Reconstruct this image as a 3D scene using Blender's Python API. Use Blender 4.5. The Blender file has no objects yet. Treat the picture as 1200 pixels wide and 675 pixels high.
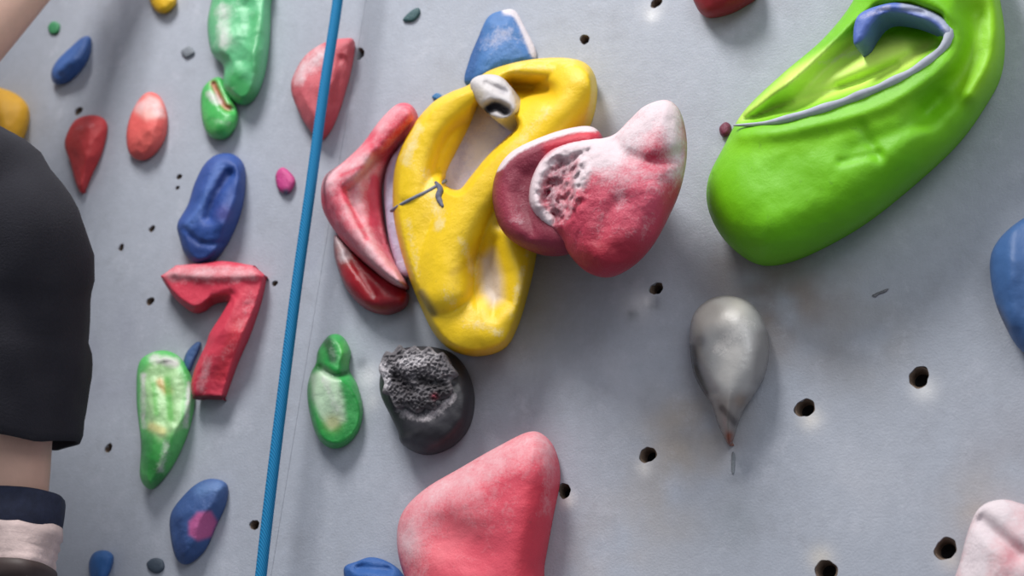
import bpy, math, random
import numpy as np
import bmesh
from mathutils import Vector, Matrix, noise
from mathutils.geometry import delaunay_2d_cdt
random.seed(3)
scene = bpy.context.scene
COL = scene.collection
# ------------------------------------------------------------------ camera
F = 2000.0
YAW, PITCH, ROLL = math.radians(27), math.radians(20), math.radians(4.5)
CD, CZ = 1.5, 1.5
fwd = Vector((-math.sin(YAW)*math.cos(PITCH), math.cos(YAW)*math.cos(PITCH), math.sin(PITCH)))
r0 = Vector((math.cos(YAW), math.sin(YAW), 0)); u0 = r0.cross(fwd)
rt = r0*math.cos(ROLL)+u0*math.sin(ROLL)
up = u0*math.cos(ROLL)-r0*math.sin(ROLL)
cam_d = bpy.data.cameras.new("camera"); cam = bpy.data.objects.new("camera", cam_d); COL.objects.link(cam)
m = Matrix((rt, up, -fwd)).transposed().to_4x4(); m.translation = Vector((0, -CD, CZ)); cam.matrix_world = m
cam_d.lens = 36*F/1200; cam_d.sensor_width = 36; scene.camera = cam
cam_d.dof.use_dof = True; cam_d.dof.focus_distance = 1.66; cam_d.dof.aperture_fstop = 4.5
A_f, A_r, A_u = np.array(fwd), np.array(rt), np.array(up)
def PA(uv, p):
    """survey: wall-plane coordinates of sight lines at height p above the wall (arrays)"""
    uv = np.asarray(uv, float); p = np.asarray(p, float)
    d = A_f+np.outer((uv[:, 0]-600)/F, A_r)+np.outer((337.5-uv[:, 1])/F, A_u)
    t = (CD-p)/d[:, 1]
    return d*t[:, None]+np.array([0, -CD, CZ])
def P(u, v, p=0.0):
    return Vector(PA([(u, v)], [p])[0])
VPN = np.array([600+F*(A_r[1]/A_f[1]), 337.5-F*(A_u[1]/A_f[1])])
# ------------------------------------------------------------------ helpers
def lin(c):
    return tuple(((x/255)/12.92 if x/255 <= .04045 else ((x/255+.055)/1.055)**2.4) for x in c)
def link(o, parent=None):
    COL.objects.link(o)
    if parent: o.parent = parent
    return o
def spline(pts, sp, closed=True):
    pts = np.array(pts, float); n = len(pts); out = []
    rng = range(n if closed else n-1)
    for i in rng:
        if closed: a, b, c, d = pts[(i-1) % n], pts[i], pts[(i+1) % n], pts[(i+2) % n]
        else: a, b, c, d = pts[max(i-1, 0)], pts[i], pts[i+1], pts[min(i+2, n-1)]
        k = max(2, int(np.linalg.norm((c-b)[:2])/sp)) if sp >= 1 else max(2, int(np.linalg.norm(c-b)/sp))
        for j in range(k):
            t = j/k
            out.append(.5*((2*b)+(-a+c)*t+(2*a-5*b+4*c-d)*t*t+(-a+3*b-3*c+d)*t**3))
    if not closed: out.append(pts[-1])
    return np.array(out)
def segd(Q, a, b):
    ab = b-a; L = (ab**2).sum(1)+1e-9
    t = np.clip(((Q[:, None]-a[None])*ab[None]).sum(2)/L, 0, 1)
    pr = a[None]+ab[None]*t[..., None]
    return np.sqrt(((Q[:, None]-pr)**2).sum(2))
def dline(Q, pts):
    pts = np.array(pts, float)
    if len(pts) == 1: return np.sqrt(((Q-pts[0])**2).sum(1))
    return segd(Q, pts[:-1], pts[1:]).min(1)
def inside(Q, loop):
    x, y = Q[:, 0], Q[:, 1]; r = np.zeros(len(Q), bool); n = len(loop)
    for i in range(n):
        x1, y1 = loop[i]; x2, y2 = loop[(i+1) % n]
        if y1 == y2: continue
        c = ((y1 > y) != (y2 > y)) & (x < (x2-x1)*(y-y1)/(y2-y1)+x1); r ^= c
    return r
def fbm(V, s, o=3, seed=0.0):
    return np.array([noise.fractal(Vector((v[0]*s+seed, v[1]*s, v[2]*s)), 1.0, 2.0, o) for v in V])
def cdt(loops, inner, keep):
    vs = []; es = []
    for L in loops:
        k = len(vs); n = len(L); vs += [Vector((float(a), float(b))) for a, b in L]
        es += [(k+i, k+(i+1) % n) for i in range(n)]
    vs += [Vector((float(a), float(b))) for a, b in inner]
    ov, oe, of, orv, *_ = delaunay_2d_cdt(vs, es, [], 0, 1e-5)
    mp = {}
    for i, l in enumerate(orv):
        for j in l: mp[j] = i
    V = np.array([(v.x, v.y) for v in ov]); T = np.array([list(f)[:3] for f in of if len(f) >= 3])
    T = T[keep(V[T].mean(1))]
    return V, T, mp
def newmesh(name, V, Fc, mat, smooth=True):
    me = bpy.data.meshes.new(name); me.from_pydata([tuple(map(float, v)) for v in V], [], [tuple(int(i) for i in f) for f in Fc]); me.update()
    if smooth: me.polygons.foreach_set("use_smooth", [True]*len(me.polygons))
    if mat: me.materials.append(mat)
    return bpy.data.objects.new(name, me)
def setcol(me, C, K=None):
    a = me.color_attributes.new("Col", 'FLOAT_COLOR', 'POINT')
    a.data.foreach_set("color", np.hstack([C, np.ones((len(C), 1))]).astype(np.float32).ravel())
    if K is not None:
        b = me.attributes.new("chalk", 'FLOAT', 'POINT'); b.data.foreach_set("value", K.astype(np.float32))
# ------------------------------------------------------------------ materials
def mat_new(name):
    m = bpy.data.materials.new(name); m.use_nodes = True
    nt = m.node_tree; b = nt.nodes["Principled BSDF"]; return m, nt, b
def N(nt, t, **k):
    n = nt.nodes.new(t)
    for a, v in k.items():
        if a in n.inputs: n.inputs[a].default_value = v
        else: setattr(n, a, v)
    return n
def math_n(nt, op, a, b=None, clamp=False):
    n = nt.nodes.new("ShaderNodeMath"); n.operation = op; n.use_clamp = clamp
    for i, x in enumerate((a, b)):
        if x is None: continue
        if isinstance(x, (int, float)): n.inputs[i].default_value = x
        else: nt.links.new(x, n.inputs[i])
    return n.outputs[0]
def noise_n(nt, scale, detail=4, rough=.6):
    tc = nt.nodes.new("ShaderNodeTexCoord"); n = N(nt, "ShaderNodeTexNoise", Scale=scale, Detail=detail, Roughness=rough)
    nt.links.new(tc.outputs["Object"], n.inputs["Vector"]); return n.outputs["Fac"]
def mixc(nt, f, a, b, mode='MIX'):
    n = nt.nodes.new("ShaderNodeMix"); n.data_type = 'RGBA'; n.blend_type = mode
    for i, x in ((0, f), (6, a), (7, b)):
        if isinstance(x, (int, float)): n.inputs[i].default_value = x
        elif isinstance(x, tuple): n.inputs[i].default_value = (*x, 1)
        else: nt.links.new(x, n.inputs[i])
    return n.outputs[2]
def hold_mat(name, rough, bump, spec=.4, dust=.0, kcol=(228, 218, 222), crisp=3.0, bd=.0025):
    m, nt, b = mat_new(name)
    ac = N(nt, "ShaderNodeAttribute", attribute_name="Col"); ak = N(nt, "ShaderNodeAttribute", attribute_name="chalk")
    n1 = noise_n(nt, 42, 9, .78); n2 = noise_n(nt, 420, 3); n3 = noise_n(nt, 14, 3); n4 = noise_n(nt, 75, 6, .85)
    nn = math_n(nt, 'ADD', math_n(nt, 'MULTIPLY', n1, .74), math_n(nt, 'MULTIPLY', n2, .26))
    k = math_n(nt, 'MULTIPLY', math_n(nt, 'SUBTRACT', math_n(nt, 'ADD', ak.outputs["Fac"], nn), .77-dust), crisp, True)
    k = math_n(nt, 'MULTIPLY', k, .85)
    var = math_n(nt, 'ADD', math_n(nt, 'MULTIPLY', n3, .40), .80)
    base = mixc(nt, 1.0, ac.outputs["Color"], var, 'MULTIPLY')
    sc = math_n(nt, 'MULTIPLY', math_n(nt, 'SUBTRACT', n4, .59), 7.0, True)
    base = mixc(nt, math_n(nt, 'MULTIPLY', sc, .5), base, mixc(nt, .6, base, lin((70, 60, 60))))
    c = mixc(nt, k, base, lin(kcol))
    nt.links.new(c, b.inputs["Base Color"])
    nt.links.new(math_n(nt, 'ADD', math_n(nt, 'MULTIPLY', k, .35), rough), b.inputs["Roughness"])
    b.inputs["Specular IOR Level"].default_value = spec
    bp = N(nt, "ShaderNodeBump", Strength=bump, Distance=bd); nt.links.new(nn, bp.inputs["Height"]); nt.links.new(bp.outputs[0], b.inputs["Normal"])
    return m
M_H = hold_mat("textured_resin", .48, .9, .4, .03)
M_P = hold_mat("salmon_resin", .5, .6, .35, .02, (232, 214, 218), 1.9)
M_S = hold_mat("smooth_resin", .48, .35, .32)
M_Y = hold_mat("yellow_resin", .42, .5, .4, .03, (234, 224, 196))
M_GL = hold_mat("glazed_resin", .30, .6, .5, .05)
M_ST = hold_mat("polished_stone_resin", .22, .3, .65, .02, (232, 228, 222), 2.2)
M_G = hold_mat("gritty_rock", .8, 1.0, .25, 0, (205, 200, 204), 6, .003)
def simple(name, col, rough=.6, bscale=200, bump=.3, var=.2, metal=0, dist=.001):
    m, nt, b = mat_new(name); n = noise_n(nt, bscale, 4)
    v = math_n(nt, 'ADD', math_n(nt, 'MULTIPLY', n, var*2), 1-var)
    nt.links.new(mixc(nt, 1.0, lin(col), v, 'MULTIPLY'), b.inputs["Base Color"])
    b.inputs["Roughness"].default_value = rough; b.inputs["Metallic"].default_value = metal
    bp = N(nt, "ShaderNodeBump", Strength=bump, Distance=dist); nt.links.new(n, bp.inputs["Height"]); nt.links.new(bp.outputs[0], b.inputs["Normal"])
    return m
# ------------------------------------------------------------------ hold builder
def relief(name, outline, H, col, R=None, holes=(), feats=(), chalk=.12, sp=3.0, mat=None, namp=.0022, nsc=28, fac=0,
           p0=0.0, pback=-.002, edge=(.10, .5), pw=.5, inset=5, shrink=0, parent=None, label=None, cat="climbing hold", group=None):
    loops = [spline(outline, sp)]+[spline(h, sp) for h in holes]
    O = loops[0]; mn, mx = O.min(0), O.max(0)
    gx = np.arange(mn[0], mx[0], sp); rows = []
    for j, y in enumerate(np.arange(mn[1], mx[1], sp*.87)):
        rows.append(np.stack([gx+(sp/2 if j % 2 else 0), np.full(len(gx), y)], 1))
    G = np.concatenate(rows)
    def ins(Q):
        r = inside(Q, loops[0])
        for h in loops[1:]: r &= ~inside(Q, h)
        return r
    G = G[ins(G)]
    sa = np.concatenate(loops); sb = np.concatenate([np.roll(L, -1, 0) for L in loops])
    D = segd(G, sa, sb).min(1); G = G[D > sp*.55]
    V, T, mp = cdt(loops, G, ins)
    nrm = []
    for li, L in enumerate(loops):
        tg = np.roll(L, -2, 0)-np.roll(L, 2, 0); n = np.stack([tg[:, 1], -tg[:, 0]], 1); n /= np.linalg.norm(n, axis=1)[:, None]+1e-9
        area = .5*np.sum(L[:, 0]*np.roll(L[:, 1], -1)-np.roll(L[:, 0], -1)*L[:, 1])
        if area < 0: n = -n
        if li > 0: n = -n
        nrm.append(n)
    NL = np.concatenate(nrm)
    ctr = O.mean(0); dv = ctr-VPN; dv /= np.linalg.norm(dv)
    f = np.clip(.5+.5*(NL@dv), 0, 1)
    pe = H*(edge[0]+(edge[1]-edge[0])*f)
    DD = segd(V, sa, sb); d = DD.min(1)
    dp = np.sqrt(((V[:, None]-sa[None])**2).sum(2))+.3
    w = 1/dp**3; pev = (w*pe[None]).sum(1)/w.sum(1)
    if R is None: R = d.max()*.95
    x = np.clip(d/R, 0, 1); s = (1-(1-x)**2)**pw
    if fac:      # cut planes meeting in crisp edges
        s = s*(1-fac)+fac*np.minimum(1, x*1.25)
    p = pev+(H-pev)*s
    if fac:
        rr_ = random.Random(int(ctr[0]*7+ctr[1])); half = (mx-mn)/2
        q2 = (V-ctr)/half; pl_ = np.full(len(V), 9.0)
        for i_ in range(7):
            th = 2*math.pi*(i_+rr_.random()*.7)/7; sl = .25+.45*rr_.random(); of_ = 1.0+.12*rr_.random()
            pl_ = np.minimum(pl_, of_-sl*(q2[:, 0]*math.cos(th)+q2[:, 1]*math.sin(th)))
        p = np.minimum(p, pev+(H-pev)*np.clip(pl_, .2, 1.2)*1.02)
    C = np.tile(np.array(lin(col)), (len(V), 1)); K = np.full(len(V), float(chalk))
    for ft in feats:
        t = ft[0]; pts = ft[1]; r = ft[2]; a = ft[3]
        if t == 'T':    # raised rounded band
            q = np.clip(dline(V, spline(pts, 4, False))/r, 0, 1)
            p = np.maximum(p, pev+(a-pev)*np.sqrt(1-q**2)*np.clip(d/7, 0, 1)**.5); continue
        if t[-1] == 'a':
            L = np.array(pts, float); dd = segd(V, L, np.roll(L, -1, 0)).min(1)*np.where(inside(V, L), 1, -1)
            wgt = np.clip(dd/r*.5+.5, 0, 1); wgt = wgt*wgt*(3-2*wgt)
        else:
            wgt = np.exp(-(dline(V, spline(pts, 4, False) if len(pts) > 2 else pts)/r)**2)
        if t[0] == 'h': p = p+a*wgt*(np.clip(d/16, 0, 1) if t == 'ha' else np.clip(d/6, 0.15, 1))
        elif t[0] == 'n': p = p+a*wgt*fbm(PA(V, p), 70, 4)*np.clip(d/8, 0, 1)
        elif t[0] == 'k': K = K+a*wgt
        else:
            wgt = np.clip(wgt*1.3, 0, 1)[:, None]*a; C = C*(1-wgt)+np.array(lin(ft[4]))[None]*wgt
    p = np.maximum(p, .001)+p0
    W = PA(V, p)
    if namp:
        nz = fbm(W, nsc, 5, seed=ctr[0]*.013)
        p = p+nz*namp*np.clip(d/5, .2, 1); W = PA(V, p)
    nV = [W]; FC = [tuple(t) for t in T]; cnt = len(W); CC = [C]; KK = [K]
    k0 = 0
    for L, n in zip(loops, nrm):
        idx = [mp[k0+i] for i in range(len(L))]; k0 += len(L)
        pl = p[idx]; prev = idx
        for q, (fr, io) in enumerate(((.72, .12), (.35, .5), (0, 1))):
            pp = pback+(pl-pback)*fr
            if shrink:
                io2 = (.5, .85, 1)[q]; drop = (pl-pp)[:, None]/CD
                full = PA(ctr+(L-ctr)*(1-shrink*io2)-(VPN-ctr)[None]*drop*.6, pl)
            else: full = PA(L-n*inset*io, pl)
            full[:, 1] = -pp
            if io == 1: full[:, 1] = -(pback)
            nV.append(full); cur = list(range(cnt, cnt+len(L))); cnt += len(L)
            CC.append(C[idx]*.9); KK.append(K[idx]*.3)
            for i in range(len(L)):
                j = (i+1) % len(L); FC.append((prev[i], prev[j], cur[j], cur[i]))
            prev = cur
    V3 = np.concatenate(nV); c3 = PA([ctr], [0])[0]; c3[1] = 0
    if parent is not None: c3 = np.array(parent.location)
    o = newmesh(name, V3-c3, FC, mat or M_H); o.location = (0, 0, 0) if parent else tuple(c3)
    setcol(o.data, np.concatenate(CC), np.concatenate(KK))
    bm = bmesh.new(); bm.from_mesh(o.data); bmesh.ops.recalc_face_normals(bm, faces=bm.faces); bm.to_mesh(o.data); bm.free()
    link(o, parent)
    if not parent:
        o["label"] = label; o["category"] = cat
        if group: o["group"] = group
    elif label: o["label"] = label
    def hp(u, v):
        i = ((V-np.array([u, v]))**2).sum(1).argmin(); return p[i]
    return o, hp
def tube(name, pts, rad, mat, seg=12, origin=(0, 0, 0), cap=True, flat=1.0):
    pts = [Vector(q) for q in pts]; V = []; FC = []; n = len(pts); ref = Vector((0, -1, 0.01))
    for i, q in enumerate(pts):
        t = (pts[min(i+1, n-1)]-pts[max(i-1, 0)]).normalized()
        a = t.cross(ref)
        a = a.normalized() if a.length > 1e-4 else Vector((1, 0, 0)); b = t.cross(a)
        r = rad[i] if isinstance(rad, (list, tuple)) else rad
        for k in range(seg):
            th = 2*math.pi*k/seg; V.append(q+(a*math.cos(th)+b*math.sin(th)*flat)*r-Vector(origin))
    for i in range(n-1):
        for k in range(seg):
            k2 = (k+1) % seg; FC.append((i*seg+k, i*seg+k2, (i+1)*seg+k2, (i+1)*seg+k))
    if cap: FC.append(tuple(range(seg))[::-1]); FC.append(tuple((n-1)*seg+k for k in range(seg)))
    return newmesh(name, V, FC, mat)
# ------------------------------------------------------------------ the holds
# big lime green jug
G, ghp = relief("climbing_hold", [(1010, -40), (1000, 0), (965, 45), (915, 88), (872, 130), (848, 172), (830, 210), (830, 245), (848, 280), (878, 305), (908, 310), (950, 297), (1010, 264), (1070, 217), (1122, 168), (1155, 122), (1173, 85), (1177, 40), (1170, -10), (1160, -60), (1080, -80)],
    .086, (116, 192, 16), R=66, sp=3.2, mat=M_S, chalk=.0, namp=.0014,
    feats=[('ha', [(868, 141), (930, 131), (1010, 105), (1070, 75), (1104, 50), (1098, 22), (1065, 10), (1030, 12), (1010, 30), (990, 50), (935, 98), (892, 130)], 12, -.050),
           ('h', [(870, 158), (930, 152), (1010, 132), (1078, 100), (1122, 62), (1122, 25), (1080, -6), (1035, -10)], 10, .006),
           ('h', [(1140, 20), (1130, 80), (1090, 130)], 20, -.016), ('h', [(1168, -10), (1165, 60), (1140, 110)], 12, .010),
           ('h', [(930, 108), (1000, 82), (1060, 56)], 20, .020), ('h', [(985, 102), (1050, 78)], 5, -.006),
           ('c', [(940, 82), (975, 66), (1008, 54)], 3, .7, (120, 125, 140)),
           ('h', [(1000, 175), (1060, 150), (1100, 118)], 12, -.005), ('h', [(985, 190), (1030, 180)], 5, -.003), ('h', [(1010, 150), (1030, 185)], 7, -.003),
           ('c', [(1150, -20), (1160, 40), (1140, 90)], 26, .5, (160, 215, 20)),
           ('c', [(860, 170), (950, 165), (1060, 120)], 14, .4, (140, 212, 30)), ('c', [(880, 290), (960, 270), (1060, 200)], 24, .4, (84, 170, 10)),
           ('ca', [(862, 142), (930, 127), (1010, 102), (1066, 78), (1095, 50), (1000, 40), (925, 84)], 8, .9, (214, 246, 110)),  # lighter chalky pocket green, brightened in colour against the pocket's shade
           ('k', [(930, 118), (975, 98), (1020, 82)], 20, .20), ('k', [(960, 74), (1010, 60)], 7, .3), ('k', [(985, 42), (925, 88)], 5, .14)],
    label="large lime green climbing jug with deep pocket and grey rim")
rimp = spline([(860, 147), (895, 145), (930, 138), (975, 125), (1015, 110), (1050, 95), (1082, 77), (1106, 56), (1113, 38), (1106, 26)], 6, False)
ps = np.array([max(ghp(u, v+8), ghp(u, v)) for u, v in rimp]); ps = np.convolve(np.pad(ps, 5, mode='edge'), np.ones(11)/11, 'valid')
rim_mat = simple("rim_resin", (176, 180, 192), .85, 50, .7, .45)
rv = [Vector(q) for q in PA(rimp, ps-.003)]
n_ = len(rv); rr = [.0008+(.0038+.0006*math.sin(i*.9))*min(1, i/12, (n_-1-i)/6+.5) for i in range(n_)]
o = tube("rim", rv, rr, rim_mat, 12, G.location, flat=1.3); o["label"] = "pale grey worn rim edge"; link(o, G)
relief("lip_insert", [(1001, 52), (1001, 30), (1008, 16), (1028, 7), (1052, 3), (1080, 8), (1104, 20), (1116, 36), (1110, 44), (1094, 30), (1070, 20), (1046, 16), (1032, 20), (1022, 32), (1012, 48)], .010, (84, 108, 180), R=10, sp=2.0, mat=M_S, p0=.078, pback=.05, chalk=.10, inset=3, edge=(.3, .6),
       feats=[('c', [(1060, 6), (1100, 20), (1112, 38)], 5, .8, (170, 174, 190)), ('k', [(1010, 20), (1040, 8)], 5, .3), ('h', [(1030, 13), (1080, 14)], 4, -.003)], parent=G, label="curled blue lip piece")

# yellow loop jug
Y, yhp = relief("climbing_hold", [(548, 100), (575, 82), (620, 70), (665, 68), (690, 77), (699, 100), (695, 135), (682, 160), (655, 185), (640, 210), (630, 250), (628, 295), (620, 335), (606, 382), (590, 408), (560, 417), (530, 411), (508, 390), (489, 350), (475, 312), (464, 270), (460, 235), (464, 190), (481, 152), (505, 122), (528, 108)],
    .050, (240, 200, 26), R=30, sp=2.5, mat=M_Y, chalk=.10, edge=(.2, .7), inset=8, namp=.0010,
    holes=[[(563, 122), (580, 134), (600, 140), (604, 150), (590, 164), (570, 184), (552, 206), (538, 222), (524, 216), (528, 198), (542, 170), (553, 148)]],
    feats=[('T', [(560, 97), (600, 84), (640, 82), (672, 88)], 22, .066), ('T', [(572, 96), (536, 116), (504, 146), (486, 188), (482, 226)], 32, .070),
           ('T', [(490, 236), (492, 290), (516, 350), (545, 384)], 52, .068), ('T', [(676, 98), (652, 130), (612, 166), (575, 206), (545, 246), (522, 300), (520, 340)], 42, .082),
           ('T', [(590, 235), (592, 290), (586, 345), (570, 385)], 44, .066),
           ('h', [(602, 100), (640, 106)], 10, -.022), ('c', [(600, 99), (640, 106)], 11, .5, (210, 160, 10)),  # groove with its shading painted in as darker orange
           ('ha', [(562, 300), (578, 284), (592, 320), (594, 352), (578, 366), (564, 345)], 18, -.018), ('ca', [(564, 304), (577, 294), (587, 325), (588, 350), (577, 358), (566, 340)], 10, .75, (196, 184, 190)),
           ('h', [(656, 172), (618, 212), (588, 262)], 8, -.006),
           ('c', [(494, 343), (508, 368)], 4.5, .8, (120, 100, 60)),
           ('c', [(530, 320), (560, 300)], 4, .4, (190, 150, 40)), ('k', [(560, 380), (585, 390)], 8, .25), ('k', [(478, 260), (490, 320)], 8, .18),
           ('k', [(500, 205), (515, 262)], 12, .24), ('k', [(600, 76), (670, 72)], 9, .2), ('k', [(490, 150), (475, 190)], 9, .28), ('k', [(640, 130), (600, 180)], 10, .2), ('k', [(520, 340), (545, 380)], 9, .22), ('k', [(540, 280), (560, 330)], 9, .22), ('k', [(620, 290), (600, 370)], 6, .2)],
    label="bright yellow looped climbing jug with chalky hollow and scuffs")
relief("bolt_cover", [(551, 97), (563, 88), (585, 89), (600, 104), (608, 128), (598, 138), (583, 141), (566, 128), (556, 114)], .022, (206, 200, 200), sp=2, p0=.058, pback=.01, edge=(.2, .5), chalk=.22,
    feats=[('c', [(566, 133), (580, 124), (592, 130)], 6, .97, (44, 40, 46)), ('h', [(566, 133), (580, 125), (592, 130)], 6, -.014), ('c', [(560, 112)], 8, .6, (186, 172, 140)), ('c', [(590, 105)], 6, .5, (160, 155, 164)), ('h', [(570, 98), (592, 108)], 4, -.004)], parent=Y, label="chalk white knob with dark bolt recess")
relief("hollow_insert", [(560, 112), (618, 130), (622, 155), (600, 185), (572, 222), (545, 245), (512, 236), (510, 205), (528, 165)], .026, (200, 192, 222), R=14, sp=3, p0=.002, chalk=.30, edge=(.5, .9), parent=Y, label="pale lilac chalked insert added to brighten the hollow",  # lilac piece added behind the opening so the hollow looks bright
    feats=[('k', [(575, 150), (560, 190)], 14, .3), ('c', [(548, 165), (535, 205)], 5, .5, (150, 140, 176))])
relief("side_liner", [(480, 160), (458, 186), (450, 215), (452, 255), (458, 290), (470, 322), (486, 318), (480, 270), (478, 220), (486, 185)], .026, (196, 188, 216), R=10, sp=2.5, chalk=.26, edge=(.4, .8), parent=Y, label="pale lilac chalked side liner")
cm = simple("cord_fibre", (122, 126, 142), .8, 300, .5, .3)
cp = spline([(459, 247), (470, 240), (485, 232), (500, 225), (512, 218), (522, 212)], 2.5, False)
cps = np.array([yhp(u, v) for u, v in cp]); cps = np.convolve(np.pad(cps, 2, mode='edge'), np.ones(5)/5, 'valid')
o = tube("cord", [Vector(q) for q in PA(cp, cps-.0004)], .0021, cm, 10, Y.location); o["label"] = "thin blue grey cord"; link(o, Y)
kp = spline([(510, 213), (516, 222), (514, 231), (519, 242)], 2, False)
kps = np.array([yhp(u, v) for u, v in kp]); kk = len(kp)
o = tube("knot", [Vector(q) for q in PA(kp, kps+.0008)], [.0010+.0026*math.sin(math.pi*(i+.5)/kk) for i in range(kk)], simple("dark_knot_fibre", (96, 98, 116), .8, 200, .5, .3), 10, Y.location); o["label"] = "dark frayed knot"; link(o, Y)

# chalked pink horn
relief("climbing_hold", [(466, 122), (483, 124), (489, 144), (472, 168), (456, 190), (447, 222), (450, 262), (460, 300), (478, 336), (462, 335), (432, 312), (402, 283), (381, 252), (376, 228), (381, 206), (402, 190), (425, 168), (446, 140)],
    .040, (222, 84, 104), R=20, sp=2.4, chalk=.30, edge=(.15, .7), pw=.7, mat=M_P, namp=.003,
    feats=[('T', [(474, 134), (446, 165), (420, 195), (394, 216)], 17, .054), ('T', [(394, 222), (408, 258), (436, 295), (466, 328)], 16, .054), ('h', [(442, 185), (432, 215), (440, 262), (460, 308)], 8, -.008),
           ('k', [(385, 210), (430, 190), (415, 230), (432, 290), (466, 328)], 13, .28), ('k', [(462, 128), (445, 150)], 7, .2), ('c', [(475, 140), (455, 165), (438, 200)], 8, .7, (212, 46, 70)),
           ('c', [(438, 210), (438, 260), (458, 305)], 5, .7, (210, 70, 94)), ('c', [(395, 220), (412, 258)], 4, .8, (214, 84, 104)), ('c', [(420, 270), (445, 300)], 4, .7, (214, 84, 104)), ('k', [(438, 210), (438, 260)], 5, -.25), ('k', [(402, 225), (430, 280)], 3, -.3), ('k', [(400, 205), (425, 195)], 3, -.25), ('h', [(404, 225), (430, 278)], 3, -.003)],
    label="chalk streaked pink angular climbing hold beside yellow jug")
relief("climbing_hold", [(394, 275), (415, 296), (440, 318), (470, 336), (479, 346), (474, 361), (452, 369), (427, 361), (407, 340), (395, 312), (391, 290)], .030, (156, 20, 34), sp=2.5, mat=M_GL, chalk=-.02,
    feats=[('k', [(397, 278), (404, 300)], 12, .5), ('h', [(408, 300), (440, 345)], 5, -.004), ('c', [(400, 285), (404, 300)], 9, .7, (170, 120, 110)), ('c', [(440, 352), (462, 362)], 8, .6, (110, 12, 24))], label="small dark red rounded climbing hold under pink horn")

# red pair
relief("climbing_hold", [(697, 150), (668, 150), (628, 163), (598, 179), (582, 201), (577, 230), (584, 262), (601, 283), (632, 298), (662, 299), (690, 285), (705, 230), (710, 175)], .034, (140, 44, 66), R=30, sp=2.6, p0=.074, pback=0, shrink=.62, chalk=.10, edge=(.05, .30), namp=.001,
    feats=[('k', [(583, 196), (604, 176), (632, 163), (670, 151), (697, 150)], 5, .8), ('h', [(588, 200), (606, 183), (635, 170), (690, 158)], 6, .003), ('ha', [(608, 200), (640, 182), (680, 174), (640, 215), (624, 270), (606, 252), (600, 225)], 14, -.010), ('c', [(696, 156), (668, 165), (644, 174)], 7, .85, (216, 56, 74)),
           ('k', [(612, 200), (606, 255)], 14, .14), ('c', [(590, 225), (600, 270)], 9, .5, (172, 60, 82)), ('c', [(625, 200), (622, 260)], 10, .5, (112, 30, 50))],
    label="dusky red oval climbing hold with chalked rim, overlapping yellow jug")
relief("climbing_hold", [(780, 117), (795, 127), (803, 150), (805, 182), (798, 220), (784, 254), (765, 288), (742, 312), (715, 325), (690, 320), (670, 302), (655, 278), (632, 258), (620, 236), (624, 207), (640, 180), (662, 168), (686, 163), (706, 162), (722, 156), (738, 140), (756, 124)],
    .046, (192, 60, 84), R=50, sp=2.2, p0=.088, pback=0, shrink=.62, chalk=.20, edge=(.05, .30), namp=.0030,
    feats=[('ha', [(684, 176), (652, 185), (634, 210), (632, 240), (650, 260), (668, 248), (674, 205)], 12, -.018), ('na', [(690, 172), (650, 182), (630, 210), (630, 245), (655, 265), (680, 240)], 12, .010),
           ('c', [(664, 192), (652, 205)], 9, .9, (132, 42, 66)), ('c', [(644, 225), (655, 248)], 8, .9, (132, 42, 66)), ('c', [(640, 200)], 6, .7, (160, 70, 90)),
           ('k', [(706, 170), (664, 176), (636, 197), (626, 235), (642, 258)], 7, .6), ('ka', [(690, 178), (655, 186), (636, 212), (640, 245), (664, 255), (684, 225)], 14, .16), ('k', [(690, 184), (680, 215)], 7, .3),
           ('k', [(772, 122), (750, 145), (705, 182)], 24, .40), ('k', [(790, 140), (797, 200)], 14, .32), ('k', [(745, 200)], 40, .12),
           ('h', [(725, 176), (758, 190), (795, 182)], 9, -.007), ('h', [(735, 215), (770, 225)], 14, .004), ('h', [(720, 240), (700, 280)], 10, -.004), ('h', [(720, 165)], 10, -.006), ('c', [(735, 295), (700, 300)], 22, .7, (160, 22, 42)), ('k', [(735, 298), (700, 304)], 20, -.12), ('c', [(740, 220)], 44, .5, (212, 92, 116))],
    label="chalky crimson bulbous climbing hold with scalloped open face")

# grey teardrop
relief("climbing_hold", [(808, 398), (813, 368), (833, 350), (858, 347), (882, 357), (897, 382), (901, 410), (896, 440), (884, 462), (872, 480), (864, 500), (859, 516), (855, 523), (848, 512), (840, 494), (834, 474), (822, 456), (812, 434)],
    .042, (168, 167, 166), R=40, sp=2.2, chalk=.04, mat=M_ST, namp=.0010, edge=(.1, .4),
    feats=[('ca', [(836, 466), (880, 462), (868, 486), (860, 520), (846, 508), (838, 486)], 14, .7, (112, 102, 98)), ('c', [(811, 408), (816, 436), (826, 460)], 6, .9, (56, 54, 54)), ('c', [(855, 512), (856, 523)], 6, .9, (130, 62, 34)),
           ('h', [(815, 430), (835, 460)], 6, -.005), ('c', [(828, 368), (855, 358)], 20, .9, (232, 226, 216)), ('c', [(820, 400)], 8, .7, (120, 120, 126)), ('c', [(890, 445), (894, 395)], 10, .6, (112, 108, 108)), ('k', [(870, 380), (845, 410)], 20, .32), ('h', [(842, 400)], 12, -.004), ('c', [(850, 440), (862, 415)], 12, .5, (208, 204, 198)), ('c', [(846, 478), (862, 496)], 4, .8, (60, 52, 52)), ('c', [(868, 470)], 7, .5, (140, 120, 102))],  # pale upper patch is a highlight put into the colour
    label="grey white teardrop climbing hold with stained dark tip")

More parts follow.
